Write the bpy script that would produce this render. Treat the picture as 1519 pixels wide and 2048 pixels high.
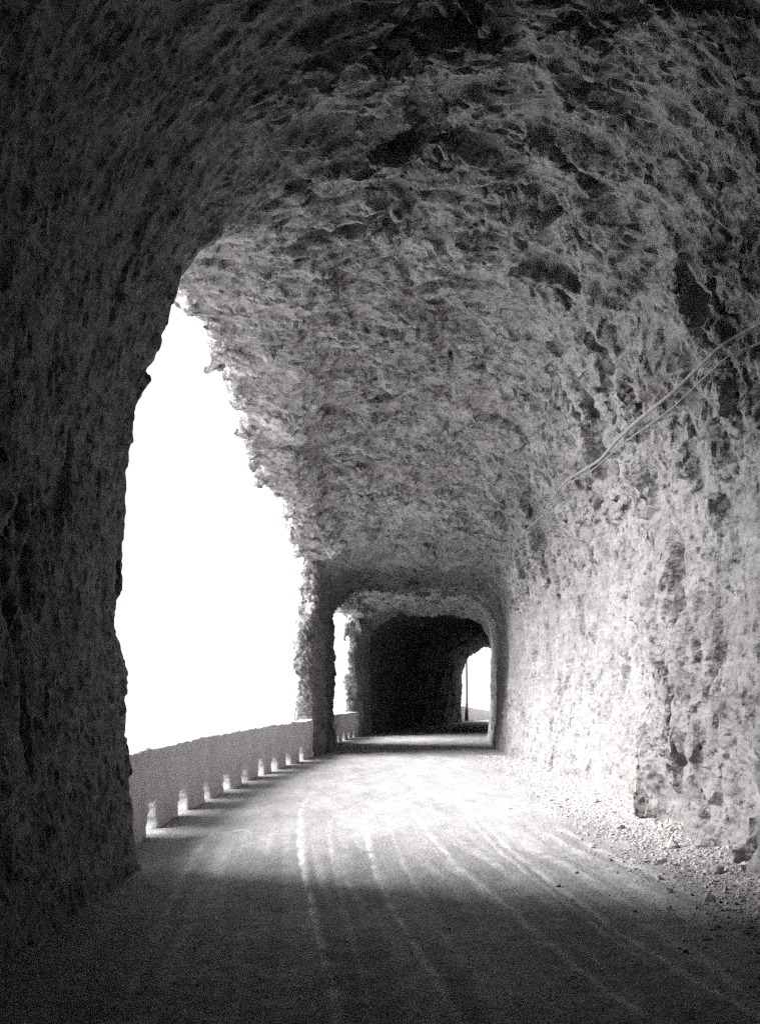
import bpy, math, random
import numpy as np
from mathutils import Vector
from mathutils.bvhtree import BVHTree

sc = bpy.context.scene
for o in list(bpy.data.objects):
    bpy.data.objects.remove(o)
col = sc.collection
R = math.radians

# ------------------------------------------------------------------ camera
CAM_H = 1.55
cam_d = bpy.data.cameras.new('camera')
cam_d.sensor_fit = 'VERTICAL'
cam_d.sensor_height = 120.0
cam_d.lens = 2000 / 2048 * 120.0
cam_d.shift_y = (1393 - 1024) / 2048
cam_d.clip_start = 0.05
cam_d.clip_end = 20000
cam = bpy.data.objects.new('camera', cam_d)
cam.location = (0, 0, CAM_H)
cam.rotation_euler = (R(90), 0, 0)
col.objects.link(cam)
sc.camera = cam

# ------------------------------------------------------------------ sky, sun, exposure
SUN_EL, SUN_AZ = 30.0, -9.0
w = bpy.data.worlds.new('World')
sc.world = w
w.use_nodes = True
nt = w.node_tree
nt.nodes.clear()
out = nt.nodes.new('ShaderNodeOutputWorld')
bg = nt.nodes.new('ShaderNodeBackground')
bg.inputs['Strength'].default_value = 0.05
sky = nt.nodes.new('ShaderNodeTexSky')
sky.sky_type = 'NISHITA'
sky.sun_disc = False
sky.sun_elevation = R(SUN_EL)
sky.sun_rotation = R(-90 + SUN_AZ)
sky.air_density = 1.0
sky.dust_density = 6.0
hs = nt.nodes.new('ShaderNodeHueSaturation')
hs.inputs['Saturation'].default_value = 0.15
mx = nt.nodes.new('ShaderNodeMix')
mx.data_type = 'RGBA'
mx.inputs['Factor'].default_value = 0.97
mx.inputs['B'].default_value = (5.2, 5.1, 5.6, 1)     # even cloud deck
nt.links.new(sky.outputs['Color'], hs.inputs['Color'])
nt.links.new(hs.outputs['Color'], mx.inputs['A'])
nt.links.new(mx.outputs['Result'], bg.inputs['Color'])
nt.links.new(bg.outputs['Background'], out.inputs['Surface'])

sd = bpy.data.lights.new('sun', 'SUN')
sd.energy = 4.5
sd.angle = R(60)
sd.color = (1.0, 0.985, 1.02)
so = bpy.data.objects.new('sun', sd)
a, e = R(SUN_AZ), R(SUN_EL)
sun_from = Vector((-math.cos(a) * math.cos(e), math.sin(a) * math.cos(e), math.sin(e)))
so.rotation_euler = sun_from.to_track_quat('Z', 'Y').to_euler()
so.location = sun_from * 60
col.objects.link(so)

sc.view_settings.view_transform = 'Standard'
sc.view_settings.look = 'None'
sc.view_settings.gamma = 1.0
sc.view_settings.exposure = 2.42
sc.view_settings.use_curve_mapping = False
sc.cycles.max_bounces = 5
sc.cycles.diffuse_bounces = 3
sc.cycles.glossy_bounces = 2
sc.cycles.sample_clamp_indirect = 1.5
sc.cycles.use_denoising = False
sc.cycles.use_adaptive_sampling = True
sc.cycles.adaptive_threshold = 0.01

# ------------------------------------------------------------------ noise in numpy
def hsh(ix, iy, iz, seed):
    h = (ix.astype(np.uint32) * np.uint32(374761393) + iy.astype(np.uint32) * np.uint32(668265263)
         + iz.astype(np.uint32) * np.uint32(2147483647 ^ 0x5bd1e995) + np.uint32(seed * 1013904223 & 0xffffffff))
    h ^= h >> np.uint32(13)
    h *= np.uint32(1274126177)
    h ^= h >> np.uint32(16)
    h *= np.uint32(2246822519)
    h ^= h >> np.uint32(15)
    return (h >> np.uint32(8)).astype(np.float32) * np.float32(1 / 16777216.0)

def vnoise(P, seed):
    I = np.floor(P).astype(np.int32)
    f = (P - I).astype(np.float32)
    f = f * f * f * (f * (f * 6 - 15) + 10)
    r = 0
    for dx in (0, 1):
        wx = f[:, 0] if dx else 1 - f[:, 0]
        for dy in (0, 1):
            wy = wx * (f[:, 1] if dy else 1 - f[:, 1])
            for dz in (0, 1):
                wz = wy * (f[:, 2] if dz else 1 - f[:, 2])
                r = r + wz * hsh(I[:, 0] + dx, I[:, 1] + dy, I[:, 2] + dz, seed)
    return r - 0.5

def fbm(P, seed, octs=3, gain=0.5):
    r, a_, s = 0, 1.0, 1.0
    for k in range(octs):
        r = r + a_ * vnoise(P * s + 17.3 * k, seed + k)
        a_ *= gain
        s *= 2.07
    return r

def facets(P, seed):
    """Voronoi cells, each a randomly tilted plane: chipped rock."""
    I = np.floor(P).astype(np.int32)
    n = len(P)
    best = np.full(n, 9e9, np.float32)
    sec = np.full(n, 9e9, np.float32)
    bx = np.zeros(n, np.float32)
    for dx in (-1, 0, 1):
        for dy in (-1, 0, 1):
            for dz in (-1, 0, 1):
                cx, cy, cz = I[:, 0] + dx, I[:, 1] + dy, I[:, 2] + dz
                h1 = hsh(cx, cy, cz, seed); h2 = hsh(cx, cy, cz, seed + 1); h3 = hsh(cx, cy, cz, seed + 2)
                qx = P[:, 0] - cx - h1; qy = P[:, 1] - cy - h2; qz = P[:, 2] - cz - h3
                d = qx * qx + qy * qy + qz * qz
                # tilt reuses shuffled hashes
                t = (qx * (np.modf(h2 * 7.31)[0] - .5) + qy * (np.modf(h3 * 5.77)[0] - .5)
                     + qz * (np.modf(h1 * 9.13)[0] - .5)) * 2.2 + (np.modf(h1 * 3.7 + h2)[0] - .5) * .22
                m = d < best
                sec = np.where(m, best, np.minimum(sec, d))
                bx = np.where(m, t, bx)
                best = np.where(m, d, best)
    return bx.astype(np.float32), (np.sqrt(sec) - np.sqrt(best)).astype(np.float32)

def scallop(P, seed, tilt=1.1):
    """continuous field of tilted chips that meet in sharp ridges (broken, chiselled rock); roughly -.5 .. .5"""
    I = np.floor(P).astype(np.int32)
    best = np.full(len(P), 9e9, np.float32)
    for dx in (-1, 0, 1):
        for dy in (-1, 0, 1):
            for dz in (-1, 0, 1):
                cx, cy, cz = I[:, 0] + dx, I[:, 1] + dy, I[:, 2] + dz
                h1 = hsh(cx, cy, cz, seed); h2 = hsh(cx, cy, cz, seed + 1); h3 = hsh(cx, cy, cz, seed + 2)
                qx = P[:, 0] - cx - h1; qy = P[:, 1] - cy - h2; qz = P[:, 2] - cz - h3
                t = qx * qx + qy * qy + qz * qz + (qx * (np.modf(h2 * 7.31)[0] - .5) + qy * (np.modf(h3 * 5.77)[0] - .5)
                     + qz * (np.modf(h1 * 9.13)[0] - .5)) * (2 * tilt)
                best = np.minimum(best, t)
    return (best + .12).astype(np.float32)

def chips(P, seed, w_=.2):
    """tilted flat faces with short steps between them"""
    f, e = facets(P, seed)
    k = np.clip(e / w_, 0, 1)
    return np.clip(f + .34, 0, .95) * k - .32

def ss(a_, b_, x):
    if a_ > b_: return 1 - ss(b_, a_, x)
    t = np.clip((x - a_) / (b_ - a_), 0, 1)
    return t * t * (3 - 2 * t)

# ------------------------------------------------------------------ plan of the gallery (metres; camera stands at X0 Y0)
YL = [-12, 5, 9, 11, 16, 18, 21.5, 25, 27, 30, 33, 38, 41, 41.7, 50, 60, 63, 127, 160]
XLv = [-2.4, -2.27, -2.24, -2.45, -2.5, -2.4, -2.15, -1.85, -1.62, -1.58, -1.5, -0.95, -0.44, -.75, 1.6, 4.8, 5.1, 14.3, 19.0]  # left wall steps back past the second portal, shaped to keep its mouth dark
YR = [-12, 9, 11, 13, 17.6, 22, 26.5, 30, 33, 36, 40, 50, 60, 66, 127, 160]
XRv = [3.5, 3.42, 3.35, 3.4, 3.58, 3.56, 3.50, 3.60, 3.76, 4.02, 4.5, 7.4, 10.2, 11.2, 20.5, 25.3]
YH = [-12, 5, 9, 14, 18, 22, 25, 26.3, 27.2, 30, 33, 34.5, 37, 39, 40.6, 41.6, 50, 58, 61, 160]
HH = [6.3, 6.4, 6.7, 6.9, 6.7, 6.2, 5.75, 5.5, 5.15, 5.0, 5.0, 5.25, 5.3, 5.1, 4.9, 5.35, 5.2, 4.9, 4.5, 4.5]  # roof lifts past the second portal too, shaped to hide lit rock inside
YN = [-12, 9, 18, 25, 27.5, 33, 39, 45, 60, 160]
NN = [2.3, 2.3, 2.4, 3.2, 5.2, 4.6, 3.4, 3.0, 2.5, 2.5]
XL = lambda y: np.interp(y, YL, XLv)
XR = lambda y: np.interp(y, YR, XRv)
XC = lambda y: (XL(y) + XR(y)) / 2
# inner face of the parapets
YP = [8.5, 10.4, 12, 14, 16, 18, 20, 21.5, 25, 27.5, 33, 38, 40.5, 60, 63, 127, 160]
XP = [-2.5, -2.58, -2.58, -2.6, -2.55, -2.42, -2.28, -2.18, -1.78, -1.68, -1.47, -0.93, -0.5, 4.8, 5.1, 14.3, 19.0]
GZ = lambda y: np.interp(y, [-20, 62, 66, 127, 160], [0, 0, -0.03, -1.31, -2.0])
# top of the side openings
YT1 = [8.6, 9.2, 10.2, 12.8, 15.9, 17.2, 19, 21.4, 24.2, 25.4, 26.4]
ZT1 = [5.2, 5.75, 6.25, 6.5, 6.35, 5.95, 5.65, 5.5, 5.3, 5.2, 5.0]
Y1A, Y1B = 9.0, 26.0
Y2A, Y2B = 33.0, 38.3

def smin(a_, b_, k):
    h = np.clip(0.5 + 0.5 * (b_ - a_) / k, 0, 1)
    return b_ + (a_ - b_) * h - k * h * (1 - h)

def outer_x(Y, Z):
    """outer cliff face of the rock beside and above the openings"""
    xo = XL(Y) - np.interp(Y, [9, 10.5, 16, 22, 26, 28, 33, 40, 60], [1.3, 1.1, .9, .6, .42, .45, .42, .34, 1.0]) - .22 * np.maximum(1.5 - Z, 0)
    return xo + ss(3.6, 5.6, Z) * np.interp(Y, [9.0, 10.5, 14, 22, 25.5, 27], [.6, 1.0, 1.0, .7, .1, 0]) + .05 * np.maximum(Z - 6.0, 0)

def air_sdf(X, Y, Z):
    """signed distance, negative in open air"""
    xl, xr, H, n = XL(Y), XR(Y), np.interp(Y, YH, HH), np.interp(Y, YN, NN)
    xm, hw = (xl + xr) / 2, (xr - xl) / 2
    z0 = np.minimum(2.4, H - 2.3)
    dx = np.abs(X - xm)
    zu = np.maximum(Z - z0, 0)
    r = np.power(np.power(dx / hw, n) + np.power(zu / (H - z0), n), 1 / n)
    ln = np.sqrt(dx * dx + zu * zu)
    up = ln * (1 - 1 / np.maximum(r, 1e-3))
    left = X < xm
    toe = np.where(left, .10, .16) * np.square(np.clip(1 - Z / z0, 0, 1.2))
    lo = dx - (hw - toe)
    d = np.where(Z > z0, np.maximum(up, -9), lo)
    d = np.maximum(d, -12 - Y + 1.0)                 # unseen end wall added behind the camera to keep daylight out
    # side openings
    zt = np.interp(Y, YT1, ZT1)
    jam = 0.10 * np.sin(Z * 1.3 + .5)
    o1 = np.maximum(np.maximum(Y1A - Y, (Y - Y1B - jam - 0.35 * (X - xl)) * .9), Z - zt)
    o1 = np.maximum(o1, X - xm)
    zt2 = 4.62 + 0 * Y
    o2 = np.maximum(np.maximum(Y2A - Y + .1 * np.sin(Z * 2.2), Y - Y2B - 0.3 * (X - xl)), Z - zt2)
    o2 = np.maximum(o2, X - xm)
    d = smin(d, o1, .18)
    d = smin(d, o2, .15)
    # outer cliff face
    xo = outer_x(Y, Z)
    d = smin(d, X - xo, .12)
    # open road after the last portal
    ex = np.maximum(-(Y - 60.6 + .25 * (X - 7.0)), X - xr - 0.2 - .12 * np.maximum(Z - 1, 0))
    d = smin(d, ex, .15)
    return d

def SG(X, Y):
    return np.where(X < XC(Y), -1.0, 1.0)

def around(X, Y, Z):
    """distance round the bore and distance from its axis, both in metres"""
    dx, dz = X - XC(Y), Z - 1.6
    return np.arctan2(dx, dz) * 3.1, np.sqrt(dx * dx + dz * dz)

def bedded(A, Y, RD):
    c, s_ = math.cos(R(24)), math.sin(R(24))
    return np.stack([(A * c - Y * s_) * .85, (Y * c + A * s_) * 1.3, RD * .45], 1).astype(np.float32)

def rock_disp(P):
    """bulge of the rock towards the air"""
    X, Y, Z = P[:, 0], P[:, 1], P[:, 2]
    A, RD = around(X, Y, Z)
    wrp = np.stack([vnoise(P * .9, 50), vnoise(P * .9, 51), vnoise(P * .9, 52)], 1) * .35
    U = bedded(A, Y, RD) + wrp
    f1 = chips(U * 0.75, 3, .15)
    f2 = chips(U * 1.8 + 9, 11, .12)
    f4 = chips(U * 4.0 + 5, 15, .2)
    low = fbm(P * np.float32(.42), 70, 2)
    xm_ = XC(Y)
    right = ss(.8, 2.2, np.abs(X - xm_)) * (1 - ss(3.0, 4.6, Z))
    V = np.stack([RD * .5, Y * 1.2 + A * .30 * SG(X, Y), A * .42], 1).astype(np.float32) + wrp * .4
    f3 = chips(V * 1.1 + 4, 23, .12)
    f3b = chips(V * 2.9 + 1, 29)
    far = 1 - .3 * ss(24, 27, Y)
    calm = 1 - .72 * ss(12.5, 9.5, Y) * ss(.3, -1.6, X)            # the near left pillar is dressed flatter
    calm = calm * (1 - .55 * ss(-1.0, -1.8, X - xm_) * ss(28, 24, Y))   # rim of the opening
    flat_wall = 1 - .55 * right * ss(11.5, 14.5, Y) * (X > xm_)
    d = .26 * low * far * far * calm
    d = d + (.34 * f1 * (1 - .65 * right) * (1 - .65 * ss(25, 27, Y)) + .30 * f3 * right * flat_wall) * far * calm
    d = d + (.34 * f2 * (1 - .85 * right) + .13 * f3b * right * flat_wall) * far * (.15 + .85 * calm)
    d = d + .15 * f4 * (1 - .72 * right) * (.6 + .4 * ss(8, 11, Y)) * far * (.2 + .8 * calm)
    # clefts: wandering narrow cracks, upright on the walls, along the beds overhead
    W = np.stack([X * .5, Y * 1.25 + Z * .42, Z * .16], 1).astype(np.float32) + wrp * .35
    n1 = vnoise(W + 3, 81) + .12 * vnoise(V * 5, 83)
    m1 = ss(-.02, .12, vnoise(P * np.float32(.7), 77)) * right
    n2 = vnoise(U * np.float32(.8) + 7, 85) + .3 * vnoise(U * 3, 87)
    m2 = ss(.0, .15, vnoise(P * np.float32(.5), 79)) * (1 - right)
    d = d - (.13 * m1 * np.exp(-np.square(n1 / .028)) + .13 * m2 * np.exp(-np.square(n2 / .03))) * far
    return np.where(d < -.12, -.12 + (d + .12) * .45, d)

def fine_disp(P):
    A, RD = around(P[:, 0], P[:, 1], P[:, 2])
    U = bedded(A, P[:, 1], RD)
    U = U + np.stack([vnoise(P * 2, 90), vnoise(P * 2, 91), vnoise(P * 2, 92)], 1) * .15
    f = chips(U * 8.0 + 2, 41, .3)
    lit = ss(1.2, 2.4, P[:, 0] - XC(P[:, 1])) * ss(4.6, 3.2, P[:, 2])
    return (.065 * f + .006 * fbm(P * 9, 60, 2)) * (1 - .5 * ss(12, 9.5, P[:, 1]) * ss(.3, -1.6, P[:, 0])) * (1 - .65 * lit)

# ------------------------------------------------------------------ surface nets
def surface_nets(F, gx, gy, gz, xshift):
    S = F < 0
    c = S[:-1, :-1, :-1].astype(np.int8)
    cnt = np.zeros_like(c)
    for i in (0, 1):
        for j in (0, 1):
            for k in (0, 1):
                cnt += S[i:i + c.shape[0], j:j + c.shape[1], k:k + c.shape[2]]
    act = (cnt > 0) & (cnt < 8)
    ids = np.full(act.shape, -1, np.int32)
    ii, jj, kk = np.nonzero(act)
    ids[ii, jj, kk] = np.arange(len(ii))
    corners = [(i, j, k) for i in (0, 1) for j in (0, 1) for k in (0, 1)]
    val = {q: F[ii + q[0], jj + q[1], kk + q[2]] for q in corners}
    acc = np.zeros((len(ii), 3)); num = np.zeros(len(ii))
    for q in corners:
        for ax in range(3):
            if q[ax] == 0:
                p = list(q); p[ax] = 1; p = tuple(p)
                a_, b_ = val[q], val[p]
                m = (a_ < 0) != (b_ < 0)
                t = np.where(m, a_ / np.where(m, a_ - b_, 1), 0)
                pos = np.array(q, float)[None, :].repeat(len(ii), 0)
                pos[:, ax] += t
                acc += pos * m[:, None]
                num += m
    acc /= num[:, None]
    def lerp(g, i, t):
        return g[i] + (g[i + 1] - g[i]) * t
    y = lerp(gy, jj, acc[:, 1])
    V = np.stack([lerp(gx, ii, acc[:, 0]) + XC(y), y, lerp(gz, kk, acc[:, 2])], 1)
    quads = []
    # edges along x, y, z
    def emit(sl_a, sl_b, cells, flip):
        a_, b_ = S[sl_a], S[sl_b]
        m = a_ != b_
        q = [ids[cidx][m] for cidx in cells]
        q = np.stack(q, 1)
        inv = a_[m] ^ flip
        q[inv] = q[inv][:, ::-1]
        quads.append(q)
    s0, s1, al = slice(None, -1), slice(1, None), slice(None)
    mid = slice(1, -1)
    emit((s0, mid, mid), (s1, mid, mid), [(al, s0, s0), (al, s1, s0), (al, s1, s1), (al, s0, s1)], False)
    emit((mid, s0, mid), (mid, s1, mid), [(s0, al, s0), (s0, al, s1), (s1, al, s1), (s1, al, s0)], False)
    emit((mid, mid, s0), (mid, mid, s1), [(s0, s0, al), (s1, s0, al), (s1, s1, al), (s0, s1, al)], False)
    Q = np.concatenate(quads)
    return V, Q

def vnormals(V, Q):
    n = np.cross(V[Q[:, 2]] - V[Q[:, 0]], V[Q[:, 3]] - V[Q[:, 1]])
    N = np.zeros_like(V)
    for k in range(4):
        for ax in range(3):
            N[:, ax] += np.bincount(Q[:, k], n[:, ax], len(V))
    return N / np.maximum(np.linalg.norm(N, axis=1, keepdims=True), 1e-9)

def subdivide(V, Q, mask):
    """split the masked quads in four; their neighbours become polygons that stay watertight enough (T verts sit on edges)"""
    E = np.concatenate([Q[:, [0, 1]], Q[:, [1, 2]], Q[:, [2, 3]], Q[:, [3, 0]]])
    Es = np.sort(E, 1)
    key = Es[:, 0].astype(np.int64) * len(V) + Es[:, 1]
    uk, inv = np.unique(key, return_inverse=True)
    a_, b_ = uk // len(V), uk % len(V)
    M = (V[a_] + V[b_]) / 2
    nq = len(Q)
    e_ = inv.reshape(4, nq).T + len(V)
    C = V[Q].mean(1)
    ci = np.arange(nq) + len(V) + len(M)
    NV = np.concatenate([V, M, C])
    NQ = np.concatenate([np.stack([Q[:, k], e_[:, k], ci, e_[:, (k + 3) % 4]], 1) for k in range(4)])
    return NV, NQ

def mesh_from(name, V, Q, N=None, flat=False):
    used, inv = np.unique(Q, return_inverse=True)
    v, q = V[used], inv.reshape(Q.shape)
    me = bpy.data.meshes.new(name)
    me.vertices.add(len(v)); me.vertices.foreach_set('co', v.astype(np.float32).ravel())
    k = Q.shape[1]
    me.loops.add(q.size); me.loops.foreach_set('vertex_index', q.astype(np.int32).ravel())
    me.polygons.add(len(q)); me.polygons.foreach_set('loop_start', np.arange(len(q), dtype=np.int32) * k)
    me.update(calc_edges=True)
    me.polygons.foreach_set('use_smooth', np.full(len(q), not flat))
    if N is not None and not flat:
        me.normals_split_custom_set_from_vertices(N[used].astype(np.float32))
    return me

def link(name, me, mat=None, parent=None):
    o = bpy.data.objects.new(name, me)
    if mat: me.materials.append(mat)
    if parent: o.parent = parent
    col.objects.link(o)
    return o

def tag(o, label=None, cat=None, group=None, kind=None):
    if label: o['label'] = label
    if cat: o['category'] = cat
    if group: o['group'] = group
    if kind: o['kind'] = kind
    return o

# ------------------------------------------------------------------ materials
def mat_new(name):
    m = bpy.data.materials.new(name)
    m.use_nodes = True
    n = m.node_tree
    n.nodes.clear()
    o = n.nodes.new('ShaderNodeOutputMaterial')
    b = n.nodes.new('ShaderNodeBsdfPrincipled')
    n.links.new(b.outputs[0], o.inputs[0])
    b.inputs['Roughness'].default_value = .95
    b.inputs['Specular IOR Level'].default_value = .15
    g = n.nodes.new('ShaderNodeNewGeometry')
    return m, n, b, g.outputs['Position']

def tex(n, pos, kind, scale, detail=4, rough=.6, stretch=None, rot=None, feature=None, distortion=0):
    if stretch or rot:
        mp = n.nodes.new('ShaderNodeMapping')
        if stretch: mp.inputs['Scale'].default_value = stretch
        if rot: mp.inputs['Rotation'].default_value = rot
        n.links.new(pos, mp.inputs['Vector']); pos = mp.outputs['Vector']
    if kind == 'noise':
        t = n.nodes.new('ShaderNodeTexNoise')
        t.inputs['Detail'].default_value = detail
        t.inputs['Roughness'].default_value = rough
        t.inputs['Distortion'].default_value = distortion
        o = t.outputs[0]
    else:
        t = n.nodes.new('ShaderNodeTexVoronoi')
        if feature: t.feature = feature
        o = t.outputs['Distance']
    t.inputs['Scale'].default_value = scale
    n.links.new(pos, t.inputs['Vector'])
    return o

def facet_tex(n, pos, scale, stretch, rot):
    """height field of randomly tilted chips"""
    mp = n.nodes.new('ShaderNodeMapping')
    mp.inputs['Scale'].default_value = stretch; mp.inputs['Rotation'].default_value = rot
    nz = n.nodes.new('ShaderNodeTexNoise'); nz.inputs['Scale'].default_value = scale * .6; nz.inputs['Detail'].default_value = 2
    n.links.new(pos, nz.inputs['Vector'])
    w_ = n.nodes.new('ShaderNodeVectorMath'); w_.operation = 'MULTIPLY_ADD'
    n.links.new(nz.outputs['Color'], w_.inputs[0]); w_.inputs[1].default_value = (.5 / scale,) * 3
    n.links.new(pos, mp.inputs['Vector']); n.links.new(mp.outputs[0], w_.inputs[2])
    v = n.nodes.new('ShaderNodeTexVoronoi'); v.inputs['Scale'].default_value = scale
    n.links.new(w_.outputs[0], v.inputs['Vector'])
    s1 = n.nodes.new('ShaderNodeVectorMath'); s1.operation = 'SUBTRACT'
    n.links.new(w_.outputs[0], s1.inputs[0]); n.links.new(v.outputs['Position'], s1.inputs[1])
    s2 = n.nodes.new('ShaderNodeVectorMath'); s2.operation = 'SUBTRACT'
    n.links.new(v.outputs['Color'], s2.inputs[0]); s2.inputs[1].default_value = (.5, .5, .5)
    dt = n.nodes.new('ShaderNodeVectorMath'); dt.operation = 'DOT_PRODUCT'
    n.links.new(s1.outputs[0], dt.inputs[0]); n.links.new(s2.outputs[0], dt.inputs[1])
    return dt.outputs['Value']

def ramp(n, src, stops):
    r = n.nodes.new('ShaderNodeValToRGB')
    el = r.color_ramp.elements
    el[0].position, el[0].color = stops[0][0], (*stops[0][1], 1)
    el[1].position, el[1].color = stops[-1][0], (*stops[-1][1], 1)
    for p, c in stops[1:-1]:
        x = el.new(p); x.color = (*c, 1)
    n.links.new(src, r.inputs[0])
    return r.outputs[0]

def mixc(n, f, a_, b_, mode='MIX'):
    m = n.nodes.new('ShaderNodeMix'); m.data_type = 'RGBA'; m.blend_type = mode
    for s_, v in (('Factor', f), ('A', a_), ('B', b_)):
        if isinstance(v, (int, float)): m.inputs[s_].default_value = v
        elif isinstance(v, tuple): m.inputs[s_].default_value = (*v, 1)
        else: n.links.new(v, m.inputs[s_])
    return m.outputs['Result']

def bump(n, b, layers):
    prev = None
    for src, dist, st in layers:
        bp = n.nodes.new('ShaderNodeBump')
        bp.inputs['Distance'].default_value = dist
        bp.inputs['Strength'].default_value = st
        n.links.new(src, bp.inputs['Height'])
        if prev: n.links.new(prev, bp.inputs['Normal'])
        prev = bp.outputs[0]
    n.links.new(prev, b.inputs['Normal'])

def rock_material(name, tint=1.0):
    m, n, b, pos = mat_new(name)
    big = tex(n, pos, 'noise', .55, 5, .6, distortion=.6)
    streak = tex(n, pos, 'noise', 2.2, 6, .7, stretch=(1, .5, 2.0), rot=(R(28), 0, R(12)), distortion=.8)
    grit = tex(n, pos, 'noise', 26, 5, .75)
    c1 = ramp(n, streak, [(.28, (.14, .136, .130)), (.48, (.235, .23, .224)), (.72, (.33, .324, .317))])
    c2 = ramp(n, big, [(.35, (.62, .60, .57)), (.65, (1, 1, 1))])
    c = mixc(n, .55, c1, c2, 'MULTIPLY')
    c3 = ramp(n, grit, [(.30, (.55, .54, .52)), (.62, (1, 1, 1))])
    c = mixc(n, .35, c, c3, 'MULTIPLY')
    n.links.new(c, b.inputs['Base Color'])
    b1 = tex(n, pos, 'noise', 7, 8, .7, stretch=(1, .6, 1.6), rot=(R(28), 0, 0), distortion=.5)
    b2 = facet_tex(n, pos, 11, (1, .75, 1.6), (R(28), R(8), 0))
    b4 = facet_tex(n, pos, 26, (1, .75, 1.5), (R(35), R(-8), 0))
    b3 = tex(n, pos, 'noise', 38, 6, .75)
    bump(n, b, [(b1, .035, .6), (b2, 1.0, .7), (b4, 1.0, .6), (b3, .008, .6)])
    return m
M_rock = rock_material('limestone')

def plaster_material():
    m, n, b, pos = mat_new('rough_plaster')
    t1 = tex(n, pos, 'noise', 1.7, 6, .65)
    t2 = tex(n, pos, 'noise', 22, 5, .75)
    c = ramp(n, t1, [(.3, (.50, .495, .485)), (.7, (.64, .635, .625))])
    c2 = ramp(n, t2, [(.35, (.7, .7, .68)), (.6, (1, 1, 1))])
    n.links.new(mixc(n, .6, c, c2, 'MULTIPLY'), b.inputs['Base Color'])
    bump(n, b, [(t1, .05, .5), (t2, .03, .7)])
    return m
M_plaster = plaster_material()

def road_material():
    m, n, b, pos = mat_new('dusty_dirt_road')
    at = n.nodes.new('ShaderNodeAttribute'); at.attribute_name = 'dust'
    t1 = tex(n, pos, 'noise', 1.1, 6, .6, stretch=(1.6, .5, 1))
    t2 = tex(n, pos, 'noise', 30, 6, .75)
    t3 = tex(n, pos, 'voronoi', 38)
    base = ramp(n, t1, [(.3, (.25, .245, .238)), (.7, (.38, .373, .363))])
    grit = ramp(n, t2, [(.36, (.5, .5, .49)), (.6, (1, 1, 1))])
    base = mixc(n, .65, base, grit, 'MULTIPLY')
    dust = (.80, .79, .77)
    n.links.new(mixc(n, at.outputs['Fac'], base, dust), b.inputs['Base Color'])
    bump(n, b, [(t1, .04, .5), (t2, .02, .8), (t3, .012, .5)])
    return m
M_road = road_material()

def simple_mat(name, c1, c2, scale=20, rough=.8):
    m, n, b, pos = mat_new(name)
    t = tex(n, pos, 'noise', scale, 5, .7)
    n.links.new(ramp(n, t, [(.3, c1), (.7, c2)]), b.inputs['Base Color'])
    b.inputs['Roughness'].default_value = rough
    bump(n, b, [(t, .01, .5)])
    return m
M_cable = simple_mat('weathered_cable', (.11, .107, .104), (.25, .244, .237), 28)
M_pole = simple_mat('dark_timber', (.03, .028, .025), (.07, .06, .05), 12)
M_iron = simple_mat('dull_iron', (.03, .03, .03), (.06, .055, .05), 30, .6)

# ------------------------------------------------------------------ the rock
gx = np.arange(-5.2, 5.21, .065)
gz = np.arange(-.6, 8.6, .065)
gy = np.concatenate([np.arange(-12, 3, .25), np.arange(3, 5, .1), np.arange(5, 28, .06),
                     np.arange(28, 42, .11), np.arange(42, 68, .22)])
gx, gy, gz = gx.astype(np.float32), gy.astype(np.float32), gz.astype(np.float32)
F = np.empty((len(gx), len(gy), len(gz)), np.float32)
for j0 in range(0, len(gy), 40):
    yy = gy[j0:j0 + 40]
    Yb = np.broadcast_to(yy[None, :, None], (len(gx), len(yy), len(gz)))
    Xb = gx[:, None, None] + XC(yy)[None, :, None] + 0 * gz[None, None, :]
    Zb = np.broadcast_to(gz[None, None, :], Yb.shape)
    d = air_sdf(Xb, Yb, Zb).astype(np.float32)
    m = np.abs(d) < .75
    P = np.stack([Xb[m], Yb[m], Zb[m]], 1).astype(np.float32)
    if len(P):
        d[m] = d[m] + rock_disp(P)
    F[:, j0:j0 + 40] = d
V, Q = surface_nets(F, gx, gy, gz, None)
del F
def keep_main(V, Q):
    """drop loose crumbs that the carving left floating"""
    a_, b_ = Q[:, 0], Q[:, 2]
    lab = np.arange(len(V))
    for _ in range(400):
        mn = lab[Q].min(1)
        new = lab.copy()
        for k in range(4):
            np.minimum.at(new, Q[:, k], mn)
        new = new[new]
        if np.array_equal(new, lab): break
        lab = new
    cnt = np.bincount(lab, minlength=len(V))
    return Q[cnt[lab[Q[:, 0]]] > 3000]
Q = keep_main(V, Q)
# drop the hidden stretch behind the camera to keep it light, refine the rest
V, Q = subdivide(V, Q, None)
# light relaxation so the split quads follow a round surface, then the fine chipping
for _ in range(1):
    E = np.concatenate([Q[:, [0, 1]], Q[:, [1, 2]], Q[:, [2, 3]], Q[:, [3, 0]]])
    deg = np.bincount(E.ravel(), minlength=len(V)).astype(float)
    S_ = np.stack([np.bincount(E[:, 0], V[E[:, 1], ax], len(V)) + np.bincount(E[:, 1], V[E[:, 0], ax], len(V)) for ax in range(3)], 1)
    V = V * .5 + .5 * S_ / np.maximum(deg, 1)[:, None]
N = vnormals(V, Q)
# orientation: normals must point to the air
tst = np.random.RandomState(1).randint(0, len(V), 4000)
pa = V[tst] + N[tst] * .3
if np.mean(air_sdf(pa[:, 0], pa[:, 1], pa[:, 2]) < air_sdf(V[tst, 0], V[tst, 1], V[tst, 2])) < .5:
    Q = Q[:, ::-1]; N = -N
V = V + N * fine_disp(V.astype(np.float32))[:, None] * (1 - .4 * ss(26, 28, V[:, 1]))[:, None]
N = vnormals(V, Q)
print('rock verts', len(V), 'quads', len(Q))

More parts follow.
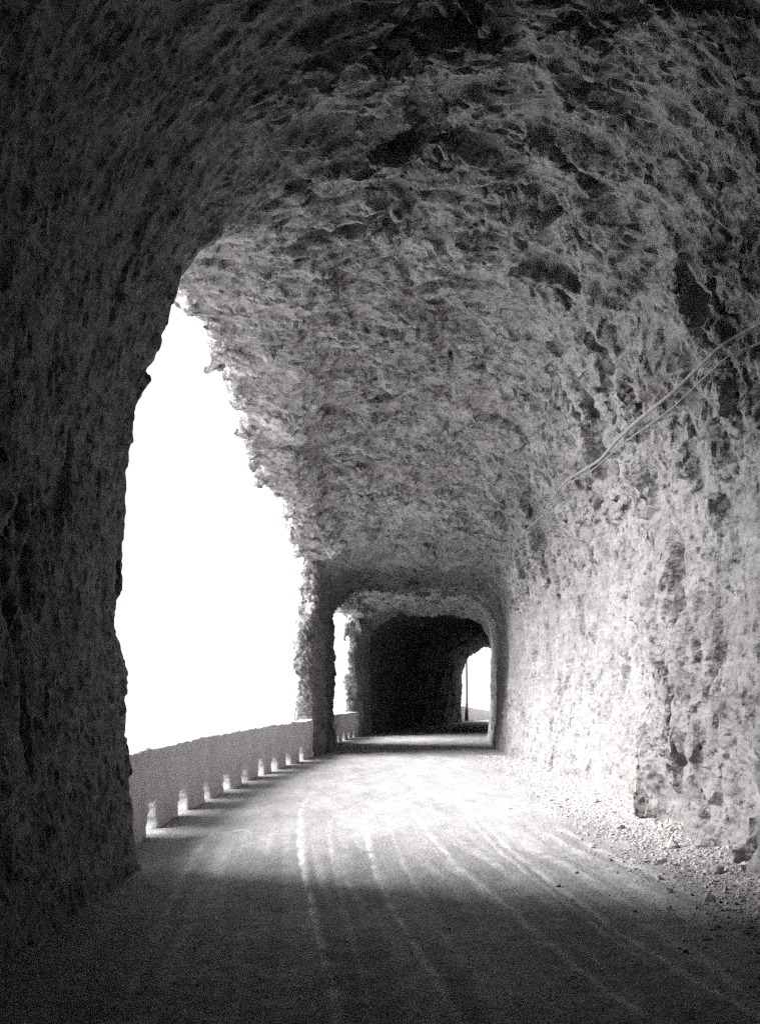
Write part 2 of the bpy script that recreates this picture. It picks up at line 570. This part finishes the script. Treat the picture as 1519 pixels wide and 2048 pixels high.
C = V[Q].mean(1)
cx, cy, cz = C[:, 0], C[:, 1], C[:, 2]
xl, xr = XL(cy), XR(cy)
xm = (xl + xr) / 2
inner = cy > 39.3 - .25 * (cx - xm)
side = (cx > xm + .9) & (cz < 3.9 + .5 * np.sin(cy * .9)) & ~inner
near_p = (cx < xm - .9) & (cy < 9.45) & (cz < 5.0 + .2 * np.sin(cy * 3)) & ~inner
mid_p = (cx < xl + .55) & (cy > 24.2) & (cy < 33.6) & (cz < 4.35 + .15 * np.sin(cy * 3)) & ~inner
vault = ~(inner | side | near_p | mid_p)
root = bpy.data.objects.new('rock_tunnel', None)
col.objects.link(root)
tag(root, 'rough hand-cut pale limestone road tunnel with an open side towards the lake', 'tunnel')
for nm, mk, lb in (('vault', vault, None), ('side_wall', side, 'brightly lit fluted rock wall on the right of the road'),
                   ('rock_pillar', near_p, 'large dark pillar of rock at the near left'),
                   ('rock_pillar', mid_p, 'slim rock pillar between the two side openings'),
                   ('inner_passage', inner, 'unlit far stretch of the tunnel')):
    tag(link(nm, mesh_from(nm, V, Q[mk], N, True), M_rock, root), lb)

# ------------------------------------------------------------------ coarse cliff: above and below the gallery, and beyond it
def cliff():
    ys = np.concatenate([np.arange(-40, 70, 1.0), np.arange(70, 170, 2.5)])
    zz = np.concatenate([np.linspace(-60, -3, 22), np.linspace(-2, -.35, 6)])
    rows, Vs, Qs = [], [], []
    def sheet(fx, zs):
        Y, Z = np.meshgrid(ys, zs, indexing='ij')
        X = fx(Y, Z)
        P = np.stack([X, Y, Z], -1).reshape(-1, 3)
        o = sum(len(v) for v in Vs)
        n_, m_ = len(ys), len(zs)
        i = (np.arange(n_ - 1)[:, None] * m_ + np.arange(m_ - 1)[None, :]).ravel() + o
        Vs.append(P); Qs.append(np.stack([i, i + 1, i + m_ + 1, i + m_], 1))
    def low(Y, Z):
        P = np.stack([Y * 0, Y, Z], -1).reshape(-1, 3) * .25
        nz = fbm(P.astype(np.float32), 5, 4).reshape(Y.shape)
        return np.interp(Y, YP, XP) - .78 - .35 * np.maximum(-Z - .3, 0) + nz * np.clip(-Z - .3, 0, 3) * .8
    def high(Y, Z):
        P = np.stack([Y * 0, Y, Z], -1).reshape(-1, 3) * .25
        nz = fbm(P.astype(np.float32), 6, 4).reshape(Y.shape)
        base = np.where(Y < 61, outer_x(Y, 8.2 + 0 * Z) - .05, XR(Y) + 1.3)
        return base + .18 * (Z - 8.3) + nz * 1.6 * np.clip((Z - 8.3) / 3, .0, 1)
    sheet(low, zz)
    sheet(high, np.concatenate([np.linspace(8.3, 16, 12), np.linspace(18, 90, 24)]))
    # right-hand rock face along the open road beyond the tunnel
    ys = np.arange(66, 170, 1.2)
    def side(Y, Z):
        P = np.stack([Y * 0, Y, Z], -1).reshape(-1, 3) * .4
        nz = fbm(P.astype(np.float32), 8, 4).reshape(Y.shape)
        return XR(Y) + .2 + .12 * np.maximum(Z - 1, 0) + nz * .8
    sheet(side, np.linspace(-2.2, 9, 24))
    Vc, Qc = np.concatenate(Vs), np.concatenate(Qs)
    return mesh_from('cliff', Vc, Qc)
tag(link('cliff', cliff(), M_rock), 'steep pale cliff carrying the road above the water', kind='structure')

# ------------------------------------------------------------------ road
rng = np.random.RandomState(4)
TR = [  # wheel tracks: points (X,Y), half width, strength
    ([(-1.1, 14), (-.93, 11.4), (-.69, 8.93), (-.49, 7.26), (-.37, 6.1), (-.27, 5.47), (-.19, 4.8), (-.1, 3.5)], .028, .9),
    ([(.40, 14), (.52, 11.6), (.71, 8.93), (.91, 7.6), (1.06, 6.24), (1.25, 5.1), (1.5, 3.8)], .028, .55),
    ([(1.18, 14), (1.28, 11.6), (1.39, 8.7), (1.54, 6.8), (1.75, 5.5), (2.0, 4)], .032, .55),
    ([(1.10, 13), (1.17, 11), (1.26, 8.9), (1.40, 7.1), (1.6, 5.8)], .02, .4),
    ([(-.2, 12), (-.04, 8.7), (.14, 6.8), (.32, 5.3), (.45, 4)], .026, .55),
    ([(-.62, 12), (-.52, 10.4), (-.25, 7.1), (-.1, 5.6), (0, 4)], .02, .3),
    ([(-1.9, 11), (-1.75, 9), (-1.55, 7.4), (-1.4, 6), (-1.25, 4.8)], .03, .3),
    ([(.1, 12), (.22, 9), (.4, 7), (.62, 5.4), (.8, 4)], .015, .28),
    ([(1.7, 13), (1.85, 9), (2.1, 7), (2.35, 5.4)], .02, .25),
]
def tracks(X, Y):
    tot = np.zeros_like(X); dep = np.zeros_like(X)
    for k, (pts, hwid, st) in enumerate(TR):
        pts = sorted(pts, key=lambda p: p[1])
        py = [p[1] for p in pts]; px = [p[0] for p in pts]
        yy = np.linspace(3, 16, 200)
        xx = np.interp(yy, py, px)
        xx = np.convolve(np.pad(xx, 12, mode='edge'), np.ones(25) / 25, 'valid')
        cx_ = np.interp(Y, yy, xx) + .005 * np.sin(Y * 5.1 + k) + .004 * np.sin(Y * 11.3 + 2 * k)
        d = np.abs(X - cx_)
        fade = ss(min(py) - .2, min(py) + .6, Y) * (1 - .7 * ss(9, 13, Y)) * (1 - ss(max(py) - 1, max(py) + 3, Y))
        tot = np.maximum(tot, st * np.exp(-(d / hwid) ** 2) * fade)
        dep += st * fade * (.004 * np.exp(-((d - hwid * 2.2) / (hwid * .9)) ** 2) - .006 * np.exp(-(d / (hwid * 1.5)) ** 2))
    return tot, dep

def ground_z(X, Y):
    P = np.stack([X, Y, 0 * X], 1).astype(np.float32)
    z = .030 * fbm(P * np.float32(.8), 31, 3)
    z += .020 * fbm(P * np.array([2.6, 1.4, 1], np.float32), 35, 3)
    z += .012 * fbm(P * np.array([7, 6, 1], np.float32), 37, 3)
    near = ss(2.2, 3.5, X - (XR(Y) - 3.2) + .0) * (1 - ss(22, 27, Y))
    z += .16 * near * near                                   # scree banked against the right wall
    return z + GZ(Y)

def road_sheet(name, xs_rel, ys, zoff):
    nx_, ny_ = len(xs_rel), len(ys)
    Y = np.repeat(ys, nx_)
    lo = np.interp(ys, YP, XP) - .80
    hi = XR(ys) + .8
    X = (lo[:, None] + (hi - lo)[:, None] * xs_rel[None, :]).ravel()
    Z = ground_z(X, Y)
    t, dep = tracks(X, Y)
    P = np.stack([X, Y, 0 * X], 1).astype(np.float32)
    brk = np.clip(.8 + 1.1 * fbm(P * np.array([14, 5, 1], np.float32), 44, 3), 0, 1.2)
    t = t * brk
    # faint long streaks of dust drawn out by wheels, following the curve of the road
    u = X - np.interp(Y, [3, 6, 9, 12, 20, 30], [-.05, -.28, -.6, -.9, -1.2, -1.0]) * np.clip(1.2 - np.abs(X) * .2, .3, 1.2)
    Ps = np.stack([u * 9, Y * .35, 0 * X], 1).astype(np.float32)
    sk = np.clip(fbm(Ps, 55, 3) * 2.2, 0, 1) * ss(3.2, 1.6, np.abs(X - .5))
    t = np.maximum(t, .30 * sk * brk * ss(13, 9.5, Y))
    # pale dust lying in the wheel-worn middle
    Z = Z + dep + zoff
    Vv = np.stack([X, Y, Z], 1)
    i = (np.arange(ny_ - 1)[:, None] * nx_ + np.arange(nx_ - 1)[None, :]).ravel()
    Qq = np.stack([i, i + 1, i + nx_ + 1, i + nx_], 1)
    me = mesh_from(name, Vv, Qq)
    at = me.attributes.new('dust', 'FLOAT', 'POINT')
    at.data.foreach_set('value', t.astype(np.float32))
    return me
ys = np.concatenate([np.arange(-12, 3.5, .3), np.arange(3.5, 15, .022), np.arange(15, 30, .06), np.arange(30, 70, .25), np.arange(70, 166, 1)])
tag(link('road', road_sheet('road', np.linspace(0, 1, 330), ys, 0), M_road),
    'pale dusty dirt road with wheel tracks running through the tunnel', kind='structure')

# ------------------------------------------------------------------ parapet walls with drain holes
def parapet(y0, y1, holes, hw, label, thick=.30, H=.95, hole_h=.27, step=.05):
    """wall grid: s along Y, profile around the section; split into one band and the posts under it"""
    ys = np.arange(y0, y1 + 1e-6, step)
    zc = np.array([-.45, -.05, .05, .12, .19, .26, .32, .37, .42, .50, .58, .66, .74, .82, .89, .95]) * (H / .95)
    nt_ = 6
    th = np.linspace(0, 1, nt_)
    ny_, nz_ = len(ys), len(zc)
    ids = {}; Vv = []
    def vid(j, k, t):
        key = (j, k, t)
        if key not in ids:
            ids[key] = len(Vv)
            y, z = ys[j], zc[k]
            x = np.interp(y, YP, XP) - thick * th[t] * (1 + .25 * max(0, .5 - z))
            Vv.append((x, y, z + float(GZ(y))))
        return ids[key]
    def solid(j, k):
        if j < 0 or j >= ny_ - 1 or k < 0 or k >= nz_ - 1: return False
        yc, z = (ys[j] + ys[j + 1]) / 2, (zc[k] + zc[k + 1]) / 2
        if zc[k] < -.06: return True
        for i, h in enumerate(holes):
            ww = hw * (1 + .12 * math.sin(i * 2.3))
            lim = hole_h * (1 + .14 * math.sin(i * 1.7)) + (.10 if i == 0 and len(holes) > 5 else 0)
            if z < lim and abs(yc - h) < ww / 2 * (1 - .35 * max(0, z / lim) ** 3): return False
        return True
    quads, part = [], []
    cuts = sorted(holes)
    for j in range(ny_ - 1):
        for k in range(nz_ - 1):
            if not solid(j, k): continue
            p = -1 if zc[k] >= .36 else int(np.searchsorted(cuts, (ys[j] + ys[j + 1]) / 2))
            def add(q): quads.append(q); part.append(p)
            add((vid(j, k, 0), vid(j, k + 1, 0), vid(j + 1, k + 1, 0), vid(j + 1, k, 0))[::-1])
            T = nt_ - 1
            add((vid(j, k, T), vid(j, k + 1, T), vid(j + 1, k + 1, T), vid(j + 1, k, T)))
            for t in range(T):
                if not solid(j - 1, k): add((vid(j, k, t), vid(j, k, t + 1), vid(j, k + 1, t + 1), vid(j, k + 1, t))[::-1])
                if not solid(j + 1, k): add((vid(j + 1, k, t), vid(j + 1, k, t + 1), vid(j + 1, k + 1, t + 1), vid(j + 1, k + 1, t)))
                if not solid(j, k + 1): add((vid(j, k + 1, t), vid(j, k + 1, t + 1), vid(j + 1, k + 1, t + 1), vid(j + 1, k + 1, t))[::-1])
                if not solid(j, k - 1) and zc[k] > .0: add((vid(j, k, t), vid(j, k, t + 1), vid(j + 1, k, t + 1), vid(j + 1, k, t)))
    Vv = np.array(Vv); Qq = np.array(quads); part = np.array(part)
    for _ in range(1):
        Vv, Qn = subdivide(Vv, Qq, None)
        part = np.tile(part, 4); Qq = Qn
    E = np.concatenate([Qq[:, [0, 1]], Qq[:, [1, 2]], Qq[:, [2, 3]], Qq[:, [3, 0]]])
    for _ in range(3):
        deg = np.bincount(E.ravel(), minlength=len(Vv)).astype(float)
        S_ = np.stack([np.bincount(E[:, 0], Vv[E[:, 1], ax], len(Vv)) + np.bincount(E[:, 1], Vv[E[:, 0], ax], len(Vv)) for ax in range(3)], 1)
        Vv = Vv * .5 + .5 * S_ / np.maximum(deg, 1)[:, None]
    Nn = vnormals(Vv, Qq)
    Pf = Vv.astype(np.float32)
    dd = .05 * fbm(Pf * 1.6, 21, 2) + .03 * fbm(Pf * 6, 25, 3) + .014 * scallop(Pf * 7, 26)
    lowz = np.clip(1 - (Vv[:, 2] - GZ(Vv[:, 1])) / .5, 0, 1)
    dd = dd + lowz * .05 * fbm(Pf * 3.3, 27, 2)
    Vv = Vv + Nn * dd[:, None]
    Nn = vnormals(Vv, Qq)
    rt = bpy.data.objects.new('parapet_wall', None)
    rt.location = (float(np.interp((y0 + y1) / 2, YP, XP)), (y0 + y1) / 2, float(GZ((y0 + y1) / 2)))
    col.objects.link(rt)
    tag(rt, label, 'wall', 'parapet walls along the lake side')
    off = np.array(rt.location)
    for p in np.unique(part):
        nm = 'wall_band' if p == -1 else 'post'
        link(nm, mesh_from(nm, Vv - off, Qq[part == p], Nn), M_plaster, rt)
    return rt
parapet(8.6, 26.4, [11.35, 13.25, 14.95, 16.5, 18.05, 19.6, 21.1, 22.6, 24.1], .66,
        'long plastered parapet with a row of drain holes below the large left opening')
parapet(32.4, 38.9, [33.6, 34.9, 36.2, 37.5], .62,
        'short parapet seen in the gap behind the slim rock pillar')
parapet(61.0, 150.0, [], .6, 'distant parapet beside the road beyond the dark tunnel exit', step=.6)

# ------------------------------------------------------------------ lake
lk = bpy.data.meshes.new('lake')
lk.from_pydata([(-9000, -9000, -42), (400, -9000, -42), (400, 15000, -42), (-9000, 15000, -42)], [], [(0, 1, 2, 3)])
def water_material():
    m, n, b, pos = mat_new('lake_water')
    b.inputs['Base Color'].default_value = (.80, .80, .82, 1)  # glare put into the colour: near-white, to throw light up onto the vault
    b.inputs['Roughness'].default_value = .14
    b.inputs['Specular IOR Level'].default_value = .5
    b.inputs['IOR'].default_value = 1.33
    return m
tag(link('lake_water', lk, water_material()), 'bright still lake far below the road', kind='structure')

# ------------------------------------------------------------------ tubes
def tube(pts, rad, sides=10):
    P = np.array(pts, float); n_ = len(P)
    T = np.gradient(P, axis=0); T /= np.linalg.norm(T, axis=1, keepdims=True)
    up = np.array([0, 0, 1.0])
    Vv, Qq = [], []
    for i in range(n_):
        if abs(T[i] @ up) > .95: u = np.cross(T[i], [0, 1, 0])
        else: u = np.cross(T[i], up)
        u /= np.linalg.norm(u); v = np.cross(T[i], u)
        r = rad[i] if hasattr(rad, '__len__') else rad
        for k in range(sides):
            a_ = 2 * math.pi * k / sides
            Vv.append(P[i] + r * (math.cos(a_) * u + math.sin(a_) * v))
    for i in range(n_ - 1):
        for k in range(sides):
            k2 = (k + 1) % sides
            Qq.append((i * sides + k, i * sides + k2, (i + 1) * sides + k2, (i + 1) * sides + k))
    return np.array(Vv), np.array(Qq)

# cables fixed along the right-hand rock
near_m = (C[:, 1] > 3) & (C[:, 1] < 30) & (C[:, 0] > xm)
used, inv = np.unique(Q[near_m], return_inverse=True)
bvh = BVHTree.FromPolygons([Vector(v) for v in V[used]], inv.reshape(-1, 4).tolist())
def lay_cable(pix, rad, off, name, label):
    px = np.array(pix, float)
    s = np.concatenate([[0], np.cumsum(np.linalg.norm(np.diff(px, axis=0), axis=1))])
    t = np.linspace(0, s[-1], 150)
    qx, qy = np.interp(t, s, px[:, 0]), np.interp(t, s, px[:, 1])
    k = np.ones(5) / 5
    qx[2:-2] = np.convolve(qx, k, 'valid'); qy[2:-2] = np.convolve(qy, k, 'valid')
    dist, dirs = [], []
    for a_, b_ in zip(qx, qy):
        d = Vector(((a_ - 760) / 2000, 1, (1393 - b_) / 2000)).normalized()
        h = bvh.ray_cast(Vector((0, 0, CAM_H)), d, 60)
        dist.append(h[3] if h[0] is not None else (dist[-1] if dist else 9.0)); dirs.append(np.array(d))
    dist = np.array(dist)
    # a stiff cable rests on the bulges and bridges the hollows
    mn = np.array([dist[max(0, i - 4):i + 5].min() for i in range(len(dist))])
    mn = np.convolve(np.pad(mn, 6, mode='edge'), np.ones(13) / 13, 'valid')
    mn = np.minimum(mn, dist) - off
    mn = mn + .02 * np.sin(np.linspace(0, 31, len(mn))) * np.sin(np.linspace(0, 13, len(mn)) + 1)
    pts = np.array([0, 0, CAM_H]) + np.array(dirs) * mn[:, None]
    Vv, Qq = tube(pts, np.interp(np.linspace(0, 1, len(pts)), np.linspace(0, 1, len(rad)), rad))
    o = pts[0]
    ob = link(name, mesh_from(name, Vv - o, Qq), M_cable)
    ob.location = o
    tag(ob, label, 'cable', 'cables along the right wall')
lay_cable([(1560, 622), (1519, 645), (1440, 692), (1395, 735), (1350, 780), (1270, 845), (1235, 878), (1200, 920), (1130, 962), (1112, 985), (1085, 1030), (1030, 1080), (1012, 1110), (1003, 1160)],
          [.015, .016, .018, .023, .020, .012, .007], .07, 'cable', 'thicker upper cable running down the right rock wall towards the pillar')
lay_cable([(1560, 668), (1519, 685), (1455, 712), (1400, 762), (1345, 815), (1300, 848), (1265, 872), (1225, 905), (1180, 944), (1132, 968)],
          [.008, .008, .010, .010], .04, 'cable', 'thinner lower cable that joins the thicker one on the right rock wall')

# ------------------------------------------------------------------ telegraph pole beyond the tunnel
pr = bpy.data.objects.new('telegraph_pole', None)
pr.location = (5.62, 65.0, float(GZ(65)))
col.objects.link(pr)
tag(pr, 'thin dark pole standing by the parapet outside the far tunnel exit', 'pole')
zs = np.linspace(-.2, 7.6, 14)
Vv, Qq = tube([(.02 * math.sin(z), 0, z) for z in zs], [.075 - .004 * z for z in zs], 12)
link('shaft', mesh_from('shaft', Vv, Qq), M_pole, pr)
Vv, Qq = tube([(0, 0, -.2), (0, 0, .1), (0, 0, .6), (0, 0, 1.1), (0, 0, 1.12), (0, 0, 1.13)], [.13, .125, .11, .10, .09, .07], 12)
link('stub', mesh_from('stub', Vv, Qq), M_pole, pr)

# ------------------------------------------------------------------ scree and loose stones
def stone_template(seed):
    r = np.random.RandomState(seed)
    # chipped cube-sphere
    P = []
    for x in (-1, 0, 1):
        for y in (-1, 0, 1):
            for z in (-1, 0, 1):
                if x or y or z: P.append((x, y, z))
    return r
import bmesh
def stone_mesh(seed, sub=1):
    r = random.Random(seed)
    bm = bmesh.new()
    for _ in range(11 if sub == 1 else 22):
        v = Vector((r.gauss(0, 1), r.gauss(0, 1), r.gauss(0, 1))).normalized()
        v = Vector((v.x * r.uniform(.8, 1), v.y * r.uniform(.7, 1), v.z * r.uniform(.5, .75)))
        bm.verts.new(v)
    res = bmesh.ops.convex_hull(bm, input=bm.verts)
    bmesh.ops.delete(bm, geom=[g for g in res['geom_interior'] if isinstance(g, bmesh.types.BMVert)], context='VERTS')
    bmesh.ops.triangulate(bm, faces=bm.faces)
    bm.verts.index_update()
    Vv = np.array([v.co[:] for v in bm.verts]); T = np.array([[v.index for v in f.verts] for f in bm.faces])
    bm.free()
    return Vv, T
temps = [stone_mesh(i) for i in range(10)]
def scatter(n_, fpos, fsize, seed):
    r = np.random.RandomState(seed)
    Vs, Ts, o = [], [], 0
    X, Y = fpos(r, n_)
    Z = ground_z(X, Y)
    S = fsize(r, X, Y)
    for i in range(len(X)):
        tv, tt = temps[r.randint(10)]
        a_ = r.rand() * 6.283
        ca, sa = math.cos(a_), math.sin(a_)
        v = tv * S[i] * np.array([1, r.uniform(.7, 1), r.uniform(.6, 1)])
        tl = r.uniform(-.5, .5)
        v = np.stack([v[:, 0], v[:, 1] * math.cos(tl) - v[:, 2] * math.sin(tl), v[:, 1] * math.sin(tl) + v[:, 2] * math.cos(tl)], 1)
        v = np.stack([v[:, 0] * ca - v[:, 1] * sa, v[:, 0] * sa + v[:, 1] * ca, v[:, 2]], 1)
        Vs.append(v + [X[i], Y[i], Z[i] + S[i] * .15]); Ts.append(tt + o); o += len(v)
    me = mesh_from('gravel', np.concatenate(Vs), np.concatenate(Ts))
    me.polygons.foreach_set('use_smooth', np.zeros(len(me.polygons), bool))
    return me
def stone_material():
    m, n, b, pos = mat_new('broken_limestone')
    t = tex(n, pos, 'noise', 9, 4, .7)
    t2 = tex(n, pos, 'voronoi', 14)
    c = ramp(n, t, [(.3, (.20, .19, .18)), (.7, (.52, .50, .48))])
    n.links.new(c, b.inputs['Base Color'])
    bump(n, b, [(t, .02, .5)])
    return m
M_stone = stone_material()
def pos_scree(r, n_):
    y = 4.2 + 22 * r.rand(n_) ** 1.5
    off = np.abs(r.randn(n_)) * .48
    off = np.minimum(off, 2.3)
    return XR(y) - off + .05, y
tag(link('gravel', scatter(22000, pos_scree, lambda r, X, Y: .011 + .020 * r.rand(len(X)) ** 2.2 + .025 * (r.rand(len(X)) < .03), 1), M_stone),
    'loose pale gravel banked along the foot of the right rock wall', 'gravel', kind='stuff')
def pos_road(r, n_):
    y = 4.2 + 22 * r.rand(n_) ** 1.5
    return XP_at(y) + .1 + (XR(y) - XP_at(y)) * r.rand(n_), y
XP_at = lambda y: np.where(y < 9.5, -2.1, np.interp(y, YP, XP))
tag(link('road_grit', scatter(6000, pos_road, lambda r, X, Y: .004 + .007 * r.rand(len(X)) ** 3, 2), M_stone),
    'fine grit scattered over the dirt road', 'grit', kind='stuff')

# a few bigger broken stones, each lying by itself
spots = [(2.62, 9.3, .060), (2.95, 10.1, .085), (2.35, 8.4, .045), (2.78, 11.6, .07), (3.0, 12.9, .06), (2.5, 7.6, .055),
         (2.2, 10.4, .04), (2.9, 8.6, .075), (3.05, 14.2, .07), (2.1, 7.3, .035)]
for i, (x, y, sz) in enumerate(spots):
    tv, tt = stone_mesh(100 + i, 2)
    st = link('loose_stone', mesh_from('loose_stone', tv * sz, tt, None, True), M_stone)
    st.location = (x, y, float(ground_z(np.array([x]), np.array([y]))[0]) + sz * .35)
    st.rotation_euler = (0, 0, i * 1.3)
    tag(st, 'pale broken stone lying on the gravel at the foot of the right rock wall', 'stone', 'broken stones on the gravel')
for x, y, sz in [(1.45, 8.15, .030), (1.72, 8.75, .026)]:
    tv, tt = stone_mesh(int(y * 100), 2)
    st = link('loose_stone', mesh_from('loose_stone', tv * sz, tt, None, True), M_stone)
    st.location = (x, y, float(ground_z(np.array([x]), np.array([y]))[0]) + sz * .35)
    tag(st, 'small stone lying alone on the road to the right of the wheel tracks', 'stone', 'small stones on the road')
